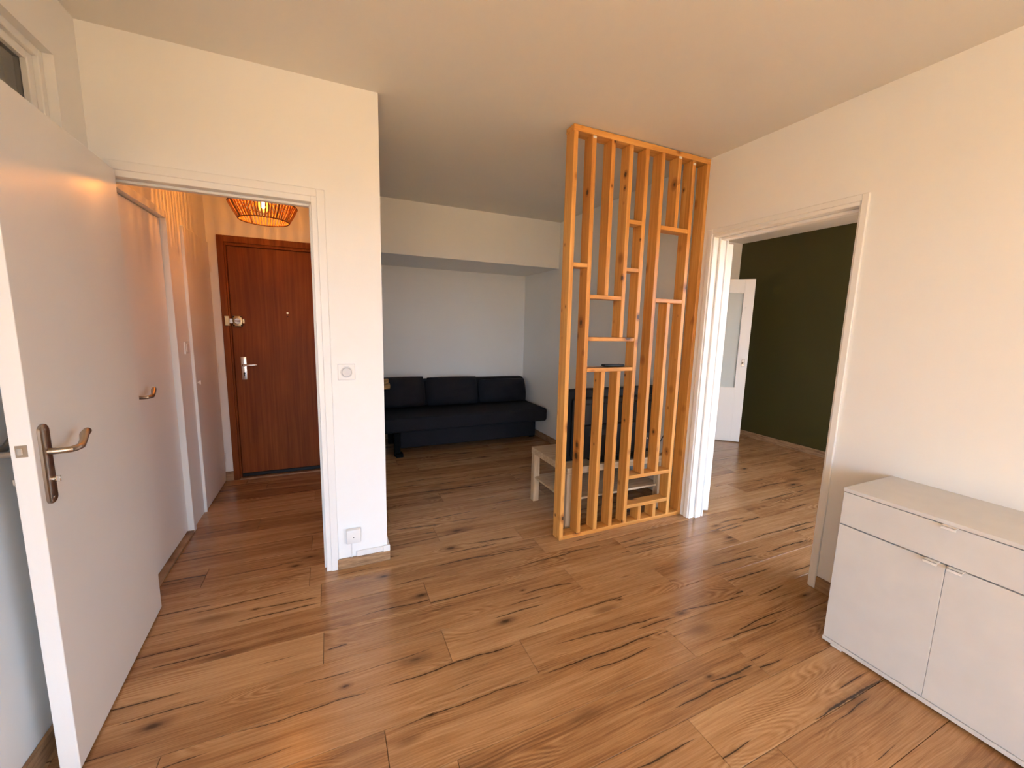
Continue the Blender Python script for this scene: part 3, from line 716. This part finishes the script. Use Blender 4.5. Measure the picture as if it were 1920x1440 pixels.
# cross pieces: (left slat, right slat, underside, top)
CR = {'c1': (1, 2, 1.792, 1.818), 'c2': (2, 4, 1.606, 1.631), 'c3': (4, 5, 2.092, 2.118), 'c4': (4, 5, 1.793, 1.818), 'c5': (6, 8, 2.085, 2.112), 'c6': (6, 8, 1.607, 1.634), 'c7': (2, 5, 1.339, 1.364), 'c8': (2, 5, 1.138, 1.164), 'c9': (5, 8, .354, .381), 'c10': (5, 8, .132, .158)}
slat(*X[1], .001, ZT); slat(*X[2], ZB_, ZT, .001); slat(*X[5], ZB_, ZT); slat(*X[8], ZB_, ZT, .001); slat(*X[9], ZB_, ZT)
slat(X[3][0], X[3][1], CR['c2'][3], ZT, .002); slat(X[4][0], X[4][1], CR['c7'][3], ZT)
slat(X[6][0], X[6][1], CR['c9'][3], ZT, .001); slat(X[7][0], X[7][1], CR['c5'][3], ZT)
slat(2.162, 2.150, CR['c9'][3], CR['c6'][2]); slat(1.631, 1.629, ZB_, CR['c8'][2]); slat(1.761, 1.758, ZB_, CR['c8'][2], .001)
slat(2.026, 2.026, ZB_, CR['c10'][2], .001); slat(2.166, 2.166, ZB_, CR['c10'][2])
def xa(k, z): return X[k][0]+(X[k][1]-X[k][0])*z/2.56
for k, (a, b, z0, z1) in CR.items():
    zm = (z0+z1)/2
    obj('cross_piece', bx(xa(a, zm)+SW, xa(b, zm), YD+.003, YD+DD-.003, z0, z1, .002), M['pine_h'], t)
obj('top_plate', bx(1.339, 2.4535, YD-.001, YD+DD, ZT, 2.594, .003), M['pine_h'], t)
obj('bottom_plate', bx(1.390, 2.4535, YD+.002, YD+DD, .0005, ZB_, .002), M['pine_h'], t)
for x, z in ((1.487, 2.548), (2.172, 2.556), (2.302, 2.537)):
    tag(obj('filler_patch', bx(x-.012, x+.012, YD-.003, YD+.002, z-.007, z+.007, .002), M['white'], t), 'dab of white filler')

# remote control on the divider's shelf
zc = CR['c8'][3]
t = thing('remote_control', 'black remote control lying on the divider shelf', 'remote control', (1.745, YD+.045, zc))
rm = bx(1.655, 1.838, YD+.012, YD+.056, zc+.001, zc+.018, .006, 2)
for v in rm.verts: v.co.z += max(0, (1.74-v.co.x))*.05; v.co.y += (v.co.x-1.74)*.12
obj('body', rm, M['blackp'], t, smooth=True)
for i in range(7):
    for k in range(3):
        x = 1.69+i*.02; obj('button', bx(x-.004, x+.004, YD+.022+k*.010+(x-1.74)*.12, YD+.029+k*.010+(x-1.74)*.12, zc+.0165+max(0, 1.74-x)*.05, zc+.0195+max(0, 1.74-x)*.05, .001), M['greyp'], t)

# ------------------------------------------------------------------ low table and television behind the divider
TX0, TX1, TY0, TY1, TZ = 1.478, 2.372, 2.300, 2.850, .450
t = thing('coffee_table', 'low pale oak table with a lower shelf behind the divider', 'table', ((TX0+TX1)/2, (TY0+TY1)/2, 0))
obj('tabletop', bx(TX0, TX1, TY0, TY1, TZ-.050, TZ, .0015), M['paleoak'], t)
for x in (TX0+.002, TX1-.052):
    for y in (TY0+.002, TY1-.052):
        obj('leg', bx(x, x+.050, y, y+.050, 0.0005, TZ-.050, .0015), M['paleoak_v'], t)
obj('lower_shelf', bx(TX0+.012, TX1-.012, TY0+.055, TY1-.055, .196, .212, .001), M['paleoak'], t)
for y in (TY0+.020, TY1-.055): obj('shelf_bearer', bx(TX0+.020, TX1-.020, y, y+.035, .196, .212, .001), M['paleoak'], t)
t = thing('television', 'black flat television seen from the back, standing on the low table', 'television', (1.93, 2.36, TZ))
obj('screen_panel', bx(1.492, 2.372, 2.392, 2.418, TZ+.016, .992, .004, 2), M['blackp'], t)
obj('screen', bx(1.505, 2.359, 2.4175, 2.4195, TZ+.032, .978), plain('switched_off_screen', (.006, .006, .007), .12, .6), t)
obj('bezel_back', bx(1.500, 2.364, 2.380, 2.394, TZ+.022, .985, .008, 2), M['blackp'], t)
obj('rear_housing', bx(1.540, 2.324, 2.345, 2.384, TZ+.040, .930, .026, 4), M['greyp'], t, smooth=True)
obj('electronics_box', bx(1.600, 2.265, 2.322, 2.352, TZ+.045, .740, .016, 3), M['blackp'], t, smooth=True)
for i in range(14):
    x = 1.64+i*.043
    obj('vent_slot', bx(x, x+.030, 2.3425, 2.3455, .880, .893), M['slot'], t)
obj('label_strip', bx(1.66, 1.84, 2.3195, 2.3225, .66, .70, .001), M['greyp'], t)
obj('socket_panel', bx(2.10, 2.235, 2.3190, 2.3225, .52, .64, .001), M['greyp'], t)
for k, (x, z) in enumerate(((2.12, .62), (2.12, .58), (2.15, .54), (2.19, .60))):
    obj('socket', disc(B(), (x, 2.3190, z), (0, -1, 0), .006, .006, 12), M['steel'], t)
obj('stand', box(box(B(), 1.72, 2.15, 2.318, 2.50, TZ+.0005, TZ+.014, .004), 1.88, 1.99, 2.385, 2.410, TZ+.010, TZ+.06, .003), M['blackp'], t)
obj('power_cable', tube(B(), [(2.20, 2.318, .60), (2.235, 2.300, .60), (2.30, 2.296, .56), (2.358, 2.296, .64), (2.385, 2.310, .60), (2.380, 2.32, .50), (2.384, 2.36, .42), (2.392, 2.40, .30), (2.40, 2.42, .10), (2.405, 2.45, .006)], .004, 8), M['blackp'], t, smooth=True)

# ------------------------------------------------------------------ sofa and cushions
t = thing('sofa', 'dark navy fabric sofa bed in the alcove', 'sofa', (1.4, 4.65, 0))
SX0, SX1 = .43, 2.405
st = bx(SX0, SX1, 4.245, 4.960, .278, .436, .032, 4)
obj('seat', st, M['navy'], t, smooth=True)
bk = bx(SX0, SX1-.01, 4.900, 5.040, .285, .748, .035, 4)
for v in bk.verts: v.co.y += (v.co.z-.30)*.03
obj('backrest', bk, M['navy'], t, smooth=True)
obj('storage_box', bx(.665, 2.312, 4.380, 4.940, .070, .286, .010, 2), M['navy'], t)
obj('seat_seam', bx(SX0+.03, SX1-.03, 4.243, 4.247, .300, .304), M['navy'], t)
for x in (.595, 2.315):
    yf = 4.320 if x < 1 else 4.60
    lg = B(); box(lg, x, x+.060, yf+.02, 4.880, .250, .285, .004); box(lg, x, x+.060, yf, yf+.060, .0005, .26, .004); box(lg, x, x+.060, 4.83, 4.88, .0005, .26, .004)
    obj('leg', lg, M['black_matt'], t)
    ft = bx(x+.010, x+.085, yf-.040, yf+.05, .0005, .040, .004); obj('foot', ft, M['black_matt'], t)
for (x, w, turn, h, lab) in ((.725, .60, .05, .37, 'navy back cushion at the left end of the sofa, partly hidden by the wall'), (1.362, .645, -.02, .355, 'navy back cushion in the middle of the sofa'), (2.030, .65, -.04, .31, 'navy back cushion at the right end of the sofa, lowest of the three')):
    c = tag(obj('back_cushion', pillow(B(), (x, 4.785, .440+h/2), w, h, .20, .26, turn=turn), M['navy'], smooth=True), lab, 'cushion', 'navy back cushions on the sofa')
fb = B()
pillow(fb, (.485, 4.625, .780), .20, .065, .16, .1); pillow(fb, (.490, 4.625, .725), .22, .075, .17, .1)
tag(obj('folded_throw', fb, M['tan'], smooth=True), 'tan folded throw peeking out beside the wall on the left sofa cushion', 'blanket')

# ------------------------------------------------------------------ white cabinet on the right
CX, CY0, CY1, CZ = 2.054, .255, .953, .752
t = thing('cabinet', 'white low cabinet with one drawer and two doors against the right wall', 'cabinet', (2.25, .60, 0))
ca = B()
box(ca, CX+.018, XR-.014, CY0, CY0+.016, .030, CZ-.016, .001); box(ca, CX+.018, XR-.014, CY1-.018, CY1-.002, .030, CZ-.016, .001)
box(ca, XR-.020, XR-.014, CY0+.016, CY1-.018, .030, CZ-.016); box(ca, CX+.020, XR-.020, CY0+.016, CY1-.018, .575, .590)
obj('body', ca, M['lacquer'], t)
obj('top_panel', bx(CX-.001, XR-.001, CY0-.002, CY1, CZ-.016, CZ, .0012), M['lacquer'], t)
obj('bottom_panel', bx(CX-.001, XR-.014, CY0-.002, CY1, .012, .030, .0012), M['lacquer'], t)
YM = .603
drw = obj('drawer', bx(CX, CX+.017, CY0+.001, CY1-.003, .588, .733, .0012), M['lacquer'], t)
dl = obj('door', bx(CX, CX+.017, YM+.0006, CY1-.003, .033, .583, .0008), M['lacquer'], t)
dr_ = obj('door', bx(CX, CX+.017, CY0+.001, YM-.0006, .033, .583, .0008), M['lacquer'], t)
for y, z, par in ((.608, .735, drw), (.640, .5845, dl), (.573, .5845, dr_)):
    pb = B(); box(pb, CX-.024, CX+.006, y-.020, y+.020, z-.0012, z+.0012, .0005); box(pb, CX-.024, CX-.0215, y-.020, y+.020, z-.010, z+.0012, .0005)
    me = obj('handle', pb, M['white']); me.parent = par
for y in (.898, .310):
    for x in (CX+.030, XR-.060):
        obj('foot', bx(x-.025, x+.02, y-.022, y+.022, 0.0005, .0125, .001), M['white'], t)
